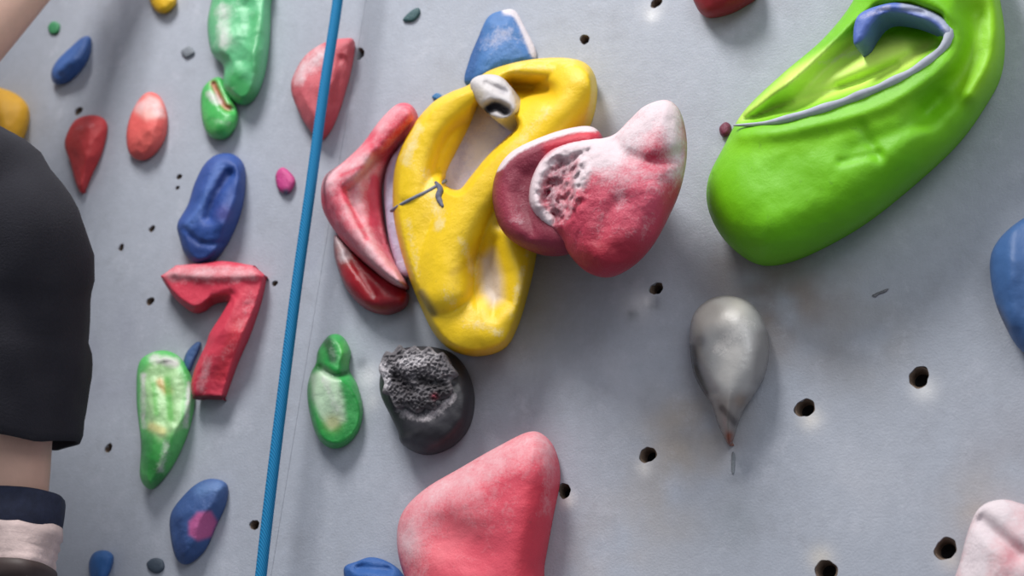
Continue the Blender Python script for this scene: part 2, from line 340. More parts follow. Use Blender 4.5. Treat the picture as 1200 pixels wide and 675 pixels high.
# pink triangular slab at the bottom
relief("climbing_hold", [(620, 506), (640, 512), (652, 532), (656, 562), (648, 605), (638, 660), (630, 705), (560, 730), (492, 710), (472, 670), (465, 632), (472, 600), (498, 573), (540, 548), (582, 524)],
    .056, (222, 84, 102), R=44, sp=2.6, chalk=.16, pw=.7, mat=M_P, namp=.0015,
    feats=[('k', [(628, 512), (560, 544), (495, 584), (475, 625)], 30, .34), ('k', [(560, 600)], 50, .10), ('k', [(645, 530), (640, 600)], 9, .15), ('k', [(480, 640), (490, 690)], 16, .15),
           ('h', [(515, 625), (555, 645)], 28, -.010), ('c', [(632, 580), (618, 670)], 20, .7, (204, 42, 64)), ('c', [(545, 610), (500, 650)], 22, .5, (238, 124, 134))],
    label="salmon pink triangular climbing hold dusted with chalk")

# black hold with crumbling cap
B, _ = relief("climbing_hold", [(446, 438), (456, 418), (474, 408), (502, 406), (530, 414), (548, 436), (556, 468), (549, 502), (527, 525), (497, 533), (472, 521), (466, 505), (458, 488), (446, 462)], .044, (48, 47, 52), R=36, sp=2.2, mat=M_S, chalk=-.04,
    feats=[('na', [(440, 420), (470, 404), (520, 410), (530, 440), (515, 485), (470, 485), (445, 460)], 14, .006), ('c', [(478, 517), (510, 522)], 6, .4, (80, 80, 86)), ('c', [(480, 490), (515, 485)], 12, .6, (74, 72, 78)), ('k', [(465, 482), (500, 490), (530, 465)], 9, .42), ('h', [(540, 440), (545, 480), (525, 512)], 9, .003)],
    label="black round climbing hold with crumbling grey chalky crust")
relief("crumbled_cap", [(444, 434), (446, 424), (452, 412), (460, 413), (468, 404), (476, 410), (486, 405), (494, 411), (503, 406), (512, 414), (520, 413), (526, 424), (534, 436), (528, 446), (530, 458), (523, 466), (514, 470), (510, 480), (498, 479), (488, 484), (476, 477), (464, 478), (456, 464), (448, 460), (450, 448)], .007, (110, 106, 110), sp=1.1, mat=M_G, namp=.0036, nsc=330, p0=.044, pback=.0, chalk=.14, edge=(.05, .3), inset=14, pw=.6,
    feats=[('c', [(465, 440), (480, 458)], 7, .8, (54, 50, 54)), ('h', [(465, 442), (480, 456)], 6, -.005), ('c', [(510, 465)], 4, .9, (176, 60, 80)), ('c', [(495, 445), (520, 455)], 7, .8, (56, 52, 54)), ('h', [(495, 448), (518, 450)], 5, -.005), ('k', [(470, 425), (505, 418)], 12, .25), ('c', [(470, 472), (500, 476), (522, 460)], 6, .7, (58, 56, 60)), ('h', [(480, 430), (500, 428)], 8, .004), ('k', [(450, 430), (454, 450)], 7, .4)], parent=B, label="crumbling grey gritty crust")

# green oval with pale panel
relief("climbing_hold", [(373, 410), (386, 393), (401, 394), (411, 412), (409, 432), (419, 452), (425, 480), (420, 505), (405, 522), (387, 525), (372, 512), (363, 485), (360, 458), (364, 438), (370, 426)], .030, (52, 164, 78), sp=2.0, mat=M_GL, chalk=.05, R=18, pw=.7, fac=.4,
    feats=[('ca', [(364, 440), (380, 432), (396, 446), (402, 470), (404, 492), (388, 502), (376, 488), (366, 465)], 6, .85, (196, 218, 190)), ('c', [(390, 495)], 9, .6, (196, 190, 120)),
           ('h', [(372, 428), (392, 440), (410, 436)], 4, -.006), ('c', [(372, 430), (392, 440), (408, 436)], 3, .7, (24, 80, 40)), ('c', [(384, 400), (390, 420)], 6, .85, (34, 66, 44)), ('c', [(402, 405), (406, 425)], 5, .6, (96, 190, 90)), ('k', [(380, 445), (395, 480)], 8, .3)],
    label="oval green climbing hold with pale worn face and dark tip")

# light green tall
relief("climbing_hold", [(162, 428), (176, 414), (195, 411), (212, 420), (224, 442), (228, 470), (220, 508), (203, 545), (185, 568), (174, 573), (164, 558), (165, 520), (160, 470)], .032, (88, 186, 96), sp=2.0, chalk=.12, R=24, pw=.8, mat=M_GL, namp=.003, fac=.5,
    feats=[('ca', [(168, 440), (182, 420), (206, 425), (217, 455), (210, 500), (188, 516), (172, 495)], 8, .8, (180, 216, 160)), ('h', [(190, 430), (195, 490)], 10, -.005),
           ('c', [(168, 522), (185, 562)], 10, .75, (40, 132, 60)), ('c', [(188, 448), (196, 458)], 5, .8, (214, 170, 110)), ('c', [(178, 500), (190, 505)], 5, .8, (228, 220, 150)), ('k', [(180, 420), (205, 425)], 7, .4), ('c', [(196, 445), (200, 490)], 4, .8, (110, 190, 96)), ('c', [(180, 450), (184, 485)], 3, .7, (110, 190, 96)), ('k', [(168, 440), (168, 500)], 4, .35), ('k', [(222, 450), (218, 500)], 4, .35), ('k', [(195, 520), (188, 550)], 6, .25)],
    label="tall light green climbing hold with scooped chalky face")

# red seven shaped
relief("climbing_hold", [(189, 325), (191, 322), (205, 312), (207, 311), (232, 309), (262, 306), (296, 311), (298, 312), (311, 323), (311, 326), (305, 354), (292, 392), (277, 427), (263, 466), (261, 468), (229, 467), (226, 465), (224, 450), (229, 430), (241, 404), (246, 390), (258, 371), (266, 357), (265, 353), (250, 356), (238, 364), (226, 366), (214, 358), (202, 346)],
    .034, (208, 60, 82), R=13, sp=1.8, chalk=.15, pw=.9, fac=.5, inset=3, edge=(.15, .6), mat=M_P,
    feats=[('k', [(200, 322), (240, 320), (295, 320)], 11, .34), ('h', [(205, 320), (250, 324), (300, 322)], 6, .004), ('h', [(250, 352), (270, 346)], 6, -.006),
           ('k', [(295, 345), (262, 420)], 8, .14), ('k', [(235, 455), (245, 420)], 7, .25), ('c', [(280, 380), (258, 440)], 8, .5, (216, 50, 62)), ('c', [(228, 466), (262, 466)], 3, .8, (60, 30, 40)), ('c', [(222, 358), (262, 350)], 4, .5, (160, 44, 62))],  # last stroke paints the notch's shade as a darker red
    label="red angular seven shaped climbing hold with chalked top")
relief("climbing_hold", [(218, 414), (230, 401), (236, 404), (228, 424), (222, 436), (215, 430)], .008, (62, 92, 140), sp=1.6, label="tiny slate blue chip hold tucked against red hold")

# blue
relief("climbing_hold", [(240, 192), (255, 181), (274, 181), (286, 194), (287, 220), (282, 250), (268, 283), (250, 306), (232, 310), (217, 298), (210, 278), (208, 262), (220, 240), (228, 215)],
    .034, (44, 78, 150), sp=2.2, chalk=.04, pw=.7, R=20, fac=.4,
    feats=[('h', [(268, 205), (250, 235), (245, 255)], 7, -.009), ('c', [(258, 195), (238, 240), (222, 262)], 6, .6, (90, 124, 194)),
           ('c', [(262, 250)], 9, .6, (90, 84, 154)), ('c', [(225, 285), (240, 300)], 9, .5, (28, 50, 112)), ('c', [(262, 205), (248, 240)], 5, .6, (30, 50, 118)), ('h', [(215, 268), (235, 285), (260, 285)], 4, -.003)], label="royal blue creased oval climbing hold")
# top green pair
relief("climbing_hold", [(256, -30), (248, 0), (243, 30), (248, 62), (262, 78), (262, 104), (280, 122), (296, 118), (308, 95), (315, 55), (317, 10), (316, -30)], .034, (100, 188, 132), sp=2.2, chalk=.16, pw=.75, R=22, mat=M_GL, fac=.4,
    feats=[('h', [(290, 10), (285, 70)], 10, -.005), ('c', [(275, 95), (292, 114)], 12, .7, (40, 146, 62)), ('k', [(262, 10), (262, 50)], 9, .3), ('c', [(262, 20), (270, 50)], 9, .5, (144, 208, 164)), ('c', [(300, 20), (298, 80)], 6, .5, (60, 160, 90))], label="pale green long ridged climbing hold")
relief("climbing_hold", [(236, 108), (248, 93), (260, 92), (270, 112), (279, 132), (276, 150), (263, 163), (246, 160), (237, 142)], .022, (74, 180, 90), sp=1.8, chalk=.10, mat=M_GL,
    feats=[('c', [(250, 98), (262, 122), (268, 126)], 3.5, .8, (180, 60, 60)), ('h', [(250, 98), (262, 125), (275, 128)], 4, -.006), ('k', [(245, 110), (255, 120)], 6, .4), ('k', [(250, 140), (268, 145)], 5, .2)], label="small green climbing hold with reddish crease")
# pink upper
relief("climbing_hold", [(344, 88), (358, 65), (380, 50), (402, 45), (415, 48), (413, 75), (404, 110), (394, 140), (384, 158), (374, 163), (358, 146), (346, 122), (341, 104)], .032, (204, 96, 106), sp=2.2, chalk=.16, pw=.7, R=24, fac=.5,
    feats=[('c', [(405, 60), (390, 120), (378, 155)], 9, .6, (168, 56, 66)), ('k', [(350, 90), (375, 62)], 12, .3), ('h', [(400, 70), (392, 120)], 6, -.005)], label="dusty rose leaf shaped climbing hold behind rope")
relief("climbing_hold", [(148, 160), (152, 138), (162, 118), (174, 108), (188, 114), (196, 135), (194, 160), (182, 180), (166, 188), (152, 180)], .024, (224, 96, 92), sp=2.0, chalk=.10, mat=M_P, pw=.7, fac=.5,
    feats=[('ca', [(158, 130), (172, 112), (188, 118), (193, 136), (172, 140)], 6, .6, (236, 190, 182)), ('k', [(162, 125), (180, 120), (185, 130)], 9, .4), ('c', [(172, 162)], 10, .4, (238, 116, 108))], label="small salmon climbing hold with chalky tip")
relief("climbing_hold", [(78, 158), (88, 141), (105, 135), (120, 138), (126, 150), (120, 178), (108, 205), (98, 226), (90, 218), (82, 190), (76, 172)], .022, (190, 56, 60), sp=2.0, chalk=.06, pw=.7, fac=.6, feats=[('k', [(90, 150), (110, 145)], 6, .2)], label="small red pointed climbing hold")
relief("climbing_hold", [(60, 86), (66, 72), (82, 56), (98, 43), (107, 46), (104, 68), (92, 86), (78, 97), (64, 98)], .020, (54, 92, 156), sp=2.0, chalk=.05, pw=.7, fac=.6, feats=[('h', [(72, 82), (98, 56)], 6, .003)], label="small blue climbing hold, softly worn")
relief("climbing_hold", [(-45, 120), (-20, 102), (10, 106), (30, 120), (34, 140), (26, 165), (12, 184), (-20, 192), (-45, 170)], .035, (222, 166, 30), sp=3, chalk=.04, feats=[('h', [(0, 120), (5, 170)], 12, .006)], label="amber yellow rounded climbing hold near climber's knee")
relief("climbing_hold", [(176, -14), (200, -16), (207, 2), (196, 15), (184, 14), (176, 2)], .016, (222, 176, 24), sp=2, label="small yellow climbing hold")
relief("climbing_hold", [(200, 603), (214, 582), (232, 566), (250, 561), (266, 568), (265, 590), (254, 615), (240, 645), (220, 661), (207, 655), (200, 630)], .027, (56, 86, 140), sp=2.0, chalk=.04, pw=.7, fac=.6,
    feats=[('ca', [(222, 612), (232, 601), (247, 600), (254, 612), (248, 628), (232, 633), (222, 626)], 4, .9, (190, 90, 144)), ('c', [(235, 575), (255, 570)], 7, .5, (104, 138, 188)), ('c', [(210, 610), (215, 645)], 6, .5, (36, 56, 104))], label="blue climbing hold with pink round spot")
relief("climbing_hold", [(104, 662), (110, 648), (124, 645), (133, 652), (130, 668), (122, 682), (108, 682)], .018, (48, 98, 160), sp=2, label="tiny blue foothold beside the climber's shoe")
relief("climbing_hold", [(403, 666), (418, 658), (434, 653), (452, 657), (470, 670), (476, 690), (440, 705), (410, 690)], .026, (44, 92, 160), sp=2.2, chalk=.1, fac=.6, feats=[('h', [(420, 665), (455, 668)], 5, -.006)], label="blue jagged climbing hold")
relief("climbing_hold", [(545, 98), (550, 70), (560, 45), (572, 20), (590, 12), (604, 13), (616, 34), (628, 60), (624, 78), (600, 92), (570, 104)], .020, (66, 116, 176), sp=2.2, chalk=.17, pw=.8, fac=.6,
    feats=[('k', [(594, 11), (606, 16), (618, 38), (627, 62)], 5, .9), ('c', [(594, 12), (606, 16), (618, 38), (627, 62)], 4, .6, (210, 190, 190)), ('k', [(575, 50), (590, 40)], 14, .16), ('h', [(575, 30), (565, 80)], 8, .003), ('c', [(560, 40), (550, 90)], 6, .6, (40, 80, 140))], label="speckled blue climbing hold with white chipped edge")
relief("climbing_hold", [(1250, 252), (1215, 250), (1190, 262), (1168, 284), (1160, 308), (1164, 345), (1176, 378), (1196, 410), (1225, 420), (1260, 400), (1275, 320)], .045, (62, 98, 150), sp=3, chalk=.02, mat=M_S, feats=[('c', [(1166, 362), (1178, 385)], 5, .7, (80, 80, 90)), ('h', [(1185, 270), (1185, 380)], 12, .006)], label="smooth steel blue rounded climbing hold")
relief("climbing_hold", [(1118, 700), (1126, 655), (1136, 618), (1148, 595), (1168, 586), (1190, 588), (1225, 605), (1250, 650), (1230, 720), (1160, 740)], .045, (214, 168, 172), sp=3, chalk=.42, feats=[('k', [(1165, 592), (1150, 630), (1140, 670)], 16, .25), ('h', [(1150, 610), (1195, 650)], 10, -.010), ('c', [(1190, 640), (1180, 670)], 10, .4, (205, 110, 125)), ('k', [(1180, 650)], 12, -.2)], label="pale pink chalk covered climbing hold")
relief("climbing_hold", [(812, -12), (816, 8), (828, 20), (850, 18), (872, 8), (890, -8), (880, -40), (830, -45)], .035, (136, 32, 40), sp=3, chalk=.02, mat=M_S, label="dark red rounded climbing hold")
relief("climbing_hold", [(323, 205), (331, 196), (342, 204), (346, 214), (338, 227), (326, 222)], .010, (196, 66, 132), sp=1.6, feats=[('c', [(335, 226)], 4, .8, (40, 110, 130))], label="tiny magenta foothold near the rope")
relief("climbing_hold", [(843, 150), (850, 143), (857, 148), (855, 158), (846, 160)], .010, (110, 40, 64), sp=1.5, label="tiny maroon foothold beside green jug")
for pts, c, lb, hh in (([(472, 24), (480, 14), (490, 9), (492, 16), (484, 25)], (50, 84, 88), "small dark teal chip of resin", .004),
                   ([(506, 114), (512, 109), (518, 113), (513, 118)], (50, 110, 160), "tiny blue chip of resin", .004),
                   ([(56, 32), (62, 25), (70, 29), (68, 38), (60, 40)], (60, 140, 90), "tiny green chip of resin", .004),
                   ([(212, 60), (222, 54), (228, 62), (218, 68)], (120, 126, 134), "tiny grey chip of resin", .004),
                   ([(172, 660), (180, 654), (190, 656), (192, 666), (184, 672), (175, 668)], (66, 78, 92), "tiny slate chip foothold", .004),
                   ([(858, 530), (861, 532), (861, 545), (859, 556), (857, 548)], (128, 134, 140), "thin grey scuff strip on wall", .0004),
                   ([(1022, 346), (1030, 342), (1041, 338), (1038, 342), (1030, 345), (1026, 348)], (112, 112, 118), "thin dark scuff strip on wall", .0004)):
    relief("resin_chip" if hh > .002 else "paint_chip", pts, hh, c, sp=1.3, inset=1, namp=.0002, edge=(.3, .6), chalk=-.05 if hh > .002 else .1, label=lb, cat="chip")
# ------------------------------------------------------------------ rope
m, nt, b = mat_new("blue_rope")
tc = nt.nodes.new("ShaderNodeTexCoord"); wv = N(nt, "ShaderNodeTexWave", Scale=160.0, Distortion=1.5, Detail=1.0); wv.bands_direction = 'DIAGONAL'
nt.links.new(tc.outputs["Object"], wv.inputs["Vector"])
nt.links.new(mixc(nt, wv.outputs["Fac"], lin((20, 104, 152)), lin((36, 132, 182))), b.inputs["Base Color"])
bp = N(nt, "ShaderNodeBump", Strength=.25, Distance=.001); nt.links.new(wv.outputs["Fac"], bp.inputs["Height"]); nt.links.new(bp.outputs[0], b.inputs["Normal"]); b.inputs["Roughness"].default_value = .7
b.inputs["Specular IOR Level"].default_value = .2
pr = spline([(401, -40), (393, 20), (379, 110), (364, 220), (347, 340), (329, 480), (313, 610), (304, 690), (298, 740)], 12, False)
rp = [Vector(q) for q in PA(pr, np.full(len(pr), .055))]
t0 = (rp[0]-rp[4]).normalized(); t1 = (rp[-1]-rp[-5]).normalized()
rp = [rp[0]+t0*1.2, rp[0]+t0*.5]+rp+[rp[-1]+t1*.4, rp[-1]+t1*1.0]
o = tube("climbing_rope", rp, .0060, m, 14, rp[-1]); o.location = rp[-1]; link(o)
o["label"] = "taut blue climbing rope hanging in front of the wall"; o["category"] = "rope"
# ------------------------------------------------------------------ wall
m, nt, b = mat_new("painted_wall"); ac = N(nt, "ShaderNodeAttribute", attribute_name="Col")
n1 = noise_n(nt, 4, 6, .65); n2 = noise_n(nt, 70, 5, .75); n3 = noise_n(nt, 420, 2); n5 = noise_n(nt, 18, 10, .82); n6 = noise_n(nt, 11, 8, .75); n7 = noise_n(nt, 60, 8, .85)
v = math_n(nt, 'ADD', math_n(nt, 'ADD', math_n(nt, 'MULTIPLY', n1, .26), math_n(nt, 'MULTIPLY', n2, .30)), .72)
base = mixc(nt, 1.0, ac.outputs["Color"], v, 'MULTIPLY')
dust = math_n(nt, 'MULTIPLY', math_n(nt, 'SUBTRACT', n5, .54), 5, True)
base = mixc(nt, math_n(nt, 'MULTIPLY', dust, .5), base, lin((204, 206, 216)))
fleck = math_n(nt, 'MULTIPLY', math_n(nt, 'SUBTRACT', n7, .62), 9.0, True)
base = mixc(nt, math_n(nt, 'MULTIPLY', fleck, .5), base, lin((96, 98, 106)))
grime = math_n(nt, 'MULTIPLY', math_n(nt, 'SUBTRACT', n6, .53), 4.0, True)
base = mixc(nt, math_n(nt, 'MULTIPLY', grime, .30), base, lin((118, 114, 116)))
nt.links.new(base, b.inputs["Base Color"])
b.inputs["Roughness"].default_value = .55; b.inputs["Specular IOR Level"].default_value = .3
bp = N(nt, "ShaderNodeBump", Strength=.4, Distance=.001); nt.links.new(math_n(nt, 'ADD', n3, n2), bp.inputs["Height"]); nt.links.new(bp.outputs[0], b.inputs["Normal"])
M_W = m
big = [(1077, 442, 1), (943, 478, .95), (759, 533, .85), (661, 575, .75), (1108, 643, 1), (968, 668, 1), (685, 46, .6), (421, 63, .75), (298, 615, .6), (769, 338, .7), (769, 3, .65),
       (127, 525, .55), (176, 353, .55), (142, 290, .45), (178, 268, .45), (210, 207, .4), (208, 220, .3), (322, 332, .38), (92, 130, .6)]
bh = [(P(u, v, 0), .0100*s) for u, v, s in big]
wallbase = np.array(lin((167, 172, 183)))
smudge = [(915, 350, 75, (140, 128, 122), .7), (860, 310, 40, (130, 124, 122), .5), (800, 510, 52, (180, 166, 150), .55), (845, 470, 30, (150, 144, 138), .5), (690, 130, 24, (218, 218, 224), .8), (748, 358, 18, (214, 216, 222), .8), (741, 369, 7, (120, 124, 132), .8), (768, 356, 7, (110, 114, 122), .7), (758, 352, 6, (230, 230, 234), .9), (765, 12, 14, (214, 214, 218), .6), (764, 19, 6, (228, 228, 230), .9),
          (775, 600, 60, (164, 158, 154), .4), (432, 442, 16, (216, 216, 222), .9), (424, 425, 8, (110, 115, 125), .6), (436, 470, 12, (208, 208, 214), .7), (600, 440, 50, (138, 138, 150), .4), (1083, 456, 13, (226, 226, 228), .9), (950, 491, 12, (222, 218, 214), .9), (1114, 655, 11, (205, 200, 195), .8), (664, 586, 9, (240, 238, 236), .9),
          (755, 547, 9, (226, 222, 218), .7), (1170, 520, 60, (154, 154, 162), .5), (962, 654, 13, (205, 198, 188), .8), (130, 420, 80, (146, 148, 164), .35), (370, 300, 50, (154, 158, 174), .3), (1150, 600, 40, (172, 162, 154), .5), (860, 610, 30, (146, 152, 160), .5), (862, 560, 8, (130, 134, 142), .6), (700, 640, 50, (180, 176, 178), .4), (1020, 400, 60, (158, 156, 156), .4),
          (1000, 560, 50, (184, 186, 194), .4), (720, 440, 50, (186, 188, 198), .4), (1060, 250, 50, (190, 192, 200), .3), (500, 60, 50, (182, 186, 196), .3), (650, 480, 40, (160, 160, 170), .4)]
sm3 = [(P(u, v, 0), r/1150, np.array(lin(c)), a) for u, v, r, c, a in smudge]
sA, sB = P(429, 0, 0), P(330, 600, 0)
def seamx(z): return sA.x+(sB.x-sA.x)*(z-sA.z)/(sB.z-sA.z)
ZL, ZH = 0.0, 3.8
fx0, fx1, fz0, fz1 = -1.75, .55, 1.55, 2.75
def wob(c, r, t): return r*(1+.10*math.sin(2*t+c.x*40)+.05*math.sin(3*t+c.z*50)+.03*math.sin(7*t+c.x*90))
def panel(name, poly, hl):
    pl = np.array(poly, float); loops = [pl]
    for c, r in hl:
        loops.append(np.array([(c.x+wob(c, r, t)*math.cos(t), c.z+wob(c, r, t)*math.sin(t)) for t in np.linspace(0, 2*math.pi, 37)[:-1]]))
    g = np.stack(np.meshgrid(np.arange(fx0, fx1, .0055), np.arange(fz0, fz1, .0055)), -1).reshape(-1, 2)
    g2 = np.stack(np.meshgrid(np.arange(-3.4, 2.4, .1), np.arange(.05, 3.8, .1)), -1).reshape(-1, 2)
    g2 = g2[~((g2[:, 0] > fx0-.03) & (g2[:, 0] < fx1+.03) & (g2[:, 1] > fz0-.03) & (g2[:, 1] < fz1+.03))]
    g = np.concatenate([g, g2]); k = inside(g, pl)
    k &= segd(g, pl, np.roll(pl, -1, 0)).min(1) > .004
    for c, r in hl: k &= ((g-np.array([c.x, c.z]))**2).sum(1) > (r*1.25+.001)**2
    g = g[k]
    def keep(Q):
        r_ = inside(Q, pl)
        for L in loops[1:]: r_ &= ~inside(Q, L)
        return r_
    V, T, mp = cdt(loops, g, keep)
    W = np.stack([V[:, 0], np.zeros(len(V)), V[:, 1]], 1); C = np.tile(wallbase, (len(V), 1))
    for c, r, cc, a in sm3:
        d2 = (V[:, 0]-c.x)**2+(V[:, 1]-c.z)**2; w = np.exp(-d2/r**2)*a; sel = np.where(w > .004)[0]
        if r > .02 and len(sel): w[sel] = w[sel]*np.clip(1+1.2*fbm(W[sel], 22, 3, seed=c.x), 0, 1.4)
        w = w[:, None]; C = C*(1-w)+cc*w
    FC = [tuple(t) for t in T]; nV = [W]; cnt = len(W); CC = [C]; k0 = 0
    for li, L in enumerate(loops):
        idx = [mp[k0+i] for i in range(len(L))]; k0 += len(L); q = W[idx].copy(); q[:, 1] = .02; nV.append(q); CC.append(C[idx]*.6+np.array(lin((150, 130, 112)))*.25*(li > 0))
        for i in range(len(L)):
            j = (i+1) % len(L); FC.append((idx[i], idx[j], cnt+j, cnt+i))
        cnt += len(L)
    V3 = np.concatenate(nV); o = newmesh(name, V3, FC, M_W, False); setcol(o.data, np.concatenate(CC))
    bm = bmesh.new(); bm.from_mesh(o.data); bmesh.ops.recalc_face_normals(bm, faces=bm.faces); bm.to_mesh(o.data); bm.free()
    link(o); o["kind"] = "structure"; return o
g_ = .0002
onL = [h for h in bh if h[0].x < seamx(h[0].z)]; onR = [h for h in bh if h[0].x >= seamx(h[0].z)]
panel("wall_left", [(-3.5, ZL), (seamx(ZL)-g_, ZL), (seamx(ZH)-g_, ZH), (-3.5, ZH)], onL)
panel("wall_right", [(seamx(ZL)+g_, ZL), (2.5, ZL), (2.5, ZH), (seamx(ZH)+g_, ZH)], onR)
dk = simple("backing_board", (150, 150, 156), .9)
o = newmesh("wall_back", [(-3.5, .04, 0), (2.5, .04, 0), (2.5, .04, ZH), (-3.5, .04, ZH), (-3.5, .06, 0), (2.5, .06, 0), (2.5, .06, ZH), (-3.5, .06, ZH)], [(0, 1, 2, 3), (7, 6, 5, 4), (0, 4, 5, 1), (3, 2, 6, 7), (0, 3, 7, 4), (1, 5, 6, 2)], dk, False); link(o); o["kind"] = "structure"
fl = simple("floor_matting", (110, 112, 120), .9, 30)
o = newmesh("floor", [(-3.5, -5, 0), (2.5, -5, 0), (2.5, .06, 0), (-3.5, .06, 0)], [(0, 1, 2, 3)], fl, False); link(o); o["kind"] = "structure"
mt = simple("worn_steel", (116, 98, 84), .6, 160, .5, .6, .2)
prof = [(1.02, 0.0025), (.92, .0016), (.80, .0026), (.74, .006), (.68, .008), (.75, .0095), (.68, .011), (.75, .0125), (.66, .015), (.60, .019), (.0, .0195)]
V = []; FC = []; sg = 28
for r, y in prof:
    for k in range(sg): V.append((r*math.cos(2*math.pi*k/sg), y, r*math.sin(2*math.pi*k/sg)))
for i in range(len(prof)-1):
    for k in range(sg): FC.append((i*sg+k, i*sg+(k+1) % sg, (i+1)*sg+(k+1) % sg, (i+1)*sg+k))
proto = newmesh("bolt_hole", V, FC, mt)
dkm = simple("bolt_hole_painted_shade", (26, 24, 24), .9); proto.data.materials.append(dkm)  # near-black colour painting the shade at the bottom of each hole
for pz in proto.data.polygons:
    if pz.index >= sg*8: pz.material_index = 1
for i, (c, r) in enumerate(bh):
    o = proto if i == 0 else proto.copy()
    o.location = c; o.scale = (r*1.1, 1, r*1.1); o.rotation_euler = (0, i*1.3, 0); COL.objects.link(o)
    o["label"] = "round dark threaded bolt hole in grey wall"; o["category"] = "bolt hole"; o["group"] = "bolt holes in the climbing wall"
# ------------------------------------------------------------------ person
skin = simple("skin", (210, 170, 152), .55, 60, .2, .12)
cloth = simple("trouser_cloth", (30, 29, 38), .95, 420, .6, .35)
shirtm = simple("shirt_cloth", (60, 70, 84), .85, 400, .5, .2)
hairm = simple("hair", (50, 34, 24), .6, 300, .8, .4)
navy = simple("navy_cuff", (34, 40, 62), .9, 110, .6, .6)
shoem = simple("shoe_leather", (206, 184, 180), .8, 45, .8, .4, 0, .003)
solem = simple("shoe_rubber", (60, 46, 44), .6, 90, .3)
K = P(20, 262, .22); A = P(16, 600, .16)
Hp = K+Vector((-.24, -.27, .10)); HL = Hp+Vector((-.20, -.02, 0)); pel = (Hp+HL)/2+Vector((0, 0, .03))
chest = pel+Vector((0, .12, .36)); neck = chest+Vector((0, .02, .16)); head = neck+Vector((0, .03, .12)); top = head+Vector((0, 0.0, .10))
SR = chest+Vector((.17, .01, .09)); SL = chest+Vector((-.17, .01, .09))
E = P(-105, 122, .24); Hd = P(138, -125, .07); Wr = E+(Hd-E)*.72
EL = SL+Vector((-.14, .14, .16)); WL = EL+Vector((-.02, .14, .2)); KL = HL+Vector((-.14, .26, -.22)); AL = KL+Vector((.02, -.06, -.38))
fd = Vector((-.80, .60, 0)).normalized()
nodes = []; edges = []; rad = []
def nd(p, r, par=None):
    nodes.append(Vector(p)); rad.append(r if isinstance(r, tuple) else (r, r))
    if par is not None: edges.append((par, len(nodes)-1))
    return len(nodes)-1
r_ = nd(pel, (.13, .11)); a = nd(pel+(chest-pel)*.5, (.12, .10), r_); c = nd(chest, (.14, .11), a); n = nd(neck, .055, c)
h = nd(head, (.075, .085), n); h2 = nd(head+Vector((0, -.005, .06)), (.075, .088), h); nd(top, .045, h2)
def limb(pts, par):
    for p, r in pts: par = nd(p, r, par)
    return par
k = limb([(Hp, .085), (Hp+(K-Hp)*.5, .075), (K, .056), (K+(A-K)*.3, .054), (K+(A-K)*.7, .042), (A+Vector((0, 0, .015)), .037), (A+Vector((0, 0, -.02)), .034), (A+fd*.10+Vector((0, 0, -.035)), .020), (A+fd*.14+Vector((0, 0, -.037)), .015)], r_)
fl2 = Vector((-.3, .95, 0)).normalized()
limb([(HL, .085), (HL+(KL-HL)*.5, .075), (KL, .056), (KL+(AL-KL)*.3, .054), (AL, .037), (AL+Vector((0, 0, -.02)), .034), (AL+fl2*.10+Vector((0, 0, -.035)), .020), (AL+fl2*.14+Vector((0, 0, -.037)), .015)], r_)
def arm(S, E_, W_, tip, side, par):
    w = limb([(S, .056), (S+(E_-S)*.5, .048), (E_, .042), (E_+(W_-E_)*.35, .043), (W_, .028)], par)
    d = (tip-W_).normalized(); lat = d.cross(Vector((0, 1, 0))).normalized()*side
    pm = nd(W_+d*.045, (.030, .020), w)
    for i, (o_, L) in enumerate(((-.030, .070), (-.010, .080), (.010, .075), (.030, .058))):
        b0 = nd(W_+d*.085+lat*o_, .0095, pm); b1 = nd(W_+d*(.085+L*.5)+lat*o_*1.1+Vector((0, .006, 0)), .0085, b0); nd(W_+d*(.085+L*.8)+lat*o_*1.1+Vector((0, .03, 0)), .0075, b1)
    t1 = nd(W_+d*.04-lat*.042, .011, pm); nd(W_+d*.07-lat*.055+Vector((0, .015, 0)), .009, t1)
arm(SR, E, Wr, Hd, -1, c)
arm(SL, EL, WL, WL+Vector((0, .03, .12)), 1, c)
base = A+Vector((0, 0, -.06))
me = bpy.data.meshes.new("person"); me.from_pydata([tuple(v-base) for v in nodes], edges, []); me.update(); me.materials.append(skin)
body = bpy.data.objects.new("person", me); body.location = base; link(body)
sk = body.modifiers.new("skin", 'SKIN'); sk.use_smooth_shade = True; body.modifiers.new("sub", 'SUBSURF').levels = 2; body.modifiers["sub"].render_levels = 2
for i, r in enumerate(rad):
    me.skin_vertices[0].data[i].radius = r
    me.skin_vertices[0].data[i].use_root = (i == 0)
body["label"] = "person climbing in dark trousers and pale climbing shoes, knee bent"; body["category"] = "person"
def rings(cs, seg=64, fold=0, warp=None):
    V = []; FC = []
    for i, (c, rx, ry, X, Y_) in enumerate(cs):
        for k in range(seg):
            t = 2*math.pi*k/seg; q = c+X*(rx*math.cos(t))+Y_*(ry*math.sin(t))
            if fold:
                nz = noise.fractal(Vector((q.x*9, q.y*9, q.z*5)), 1, 2, 3)+.7*noise.noise(Vector((q.x*26+q.z*16, q.y*26, q.z*9)))-1.6*max(0, .22-abs(noise.noise(Vector((q.x*8-q.z*12, q.y*8, q.z*9)))))
                q = q+(q-c).normalized()*nz*fold
            if warp: q = warp(i, q, c)
            V.append(q-base)
    for i in range(len(cs)-1):
        for k in range(seg):
            k2 = (k+1) % seg; FC.append((i*seg+k, i*seg+k2, (i+1)*seg+k2, (i+1)*seg+k))
    return V, FC
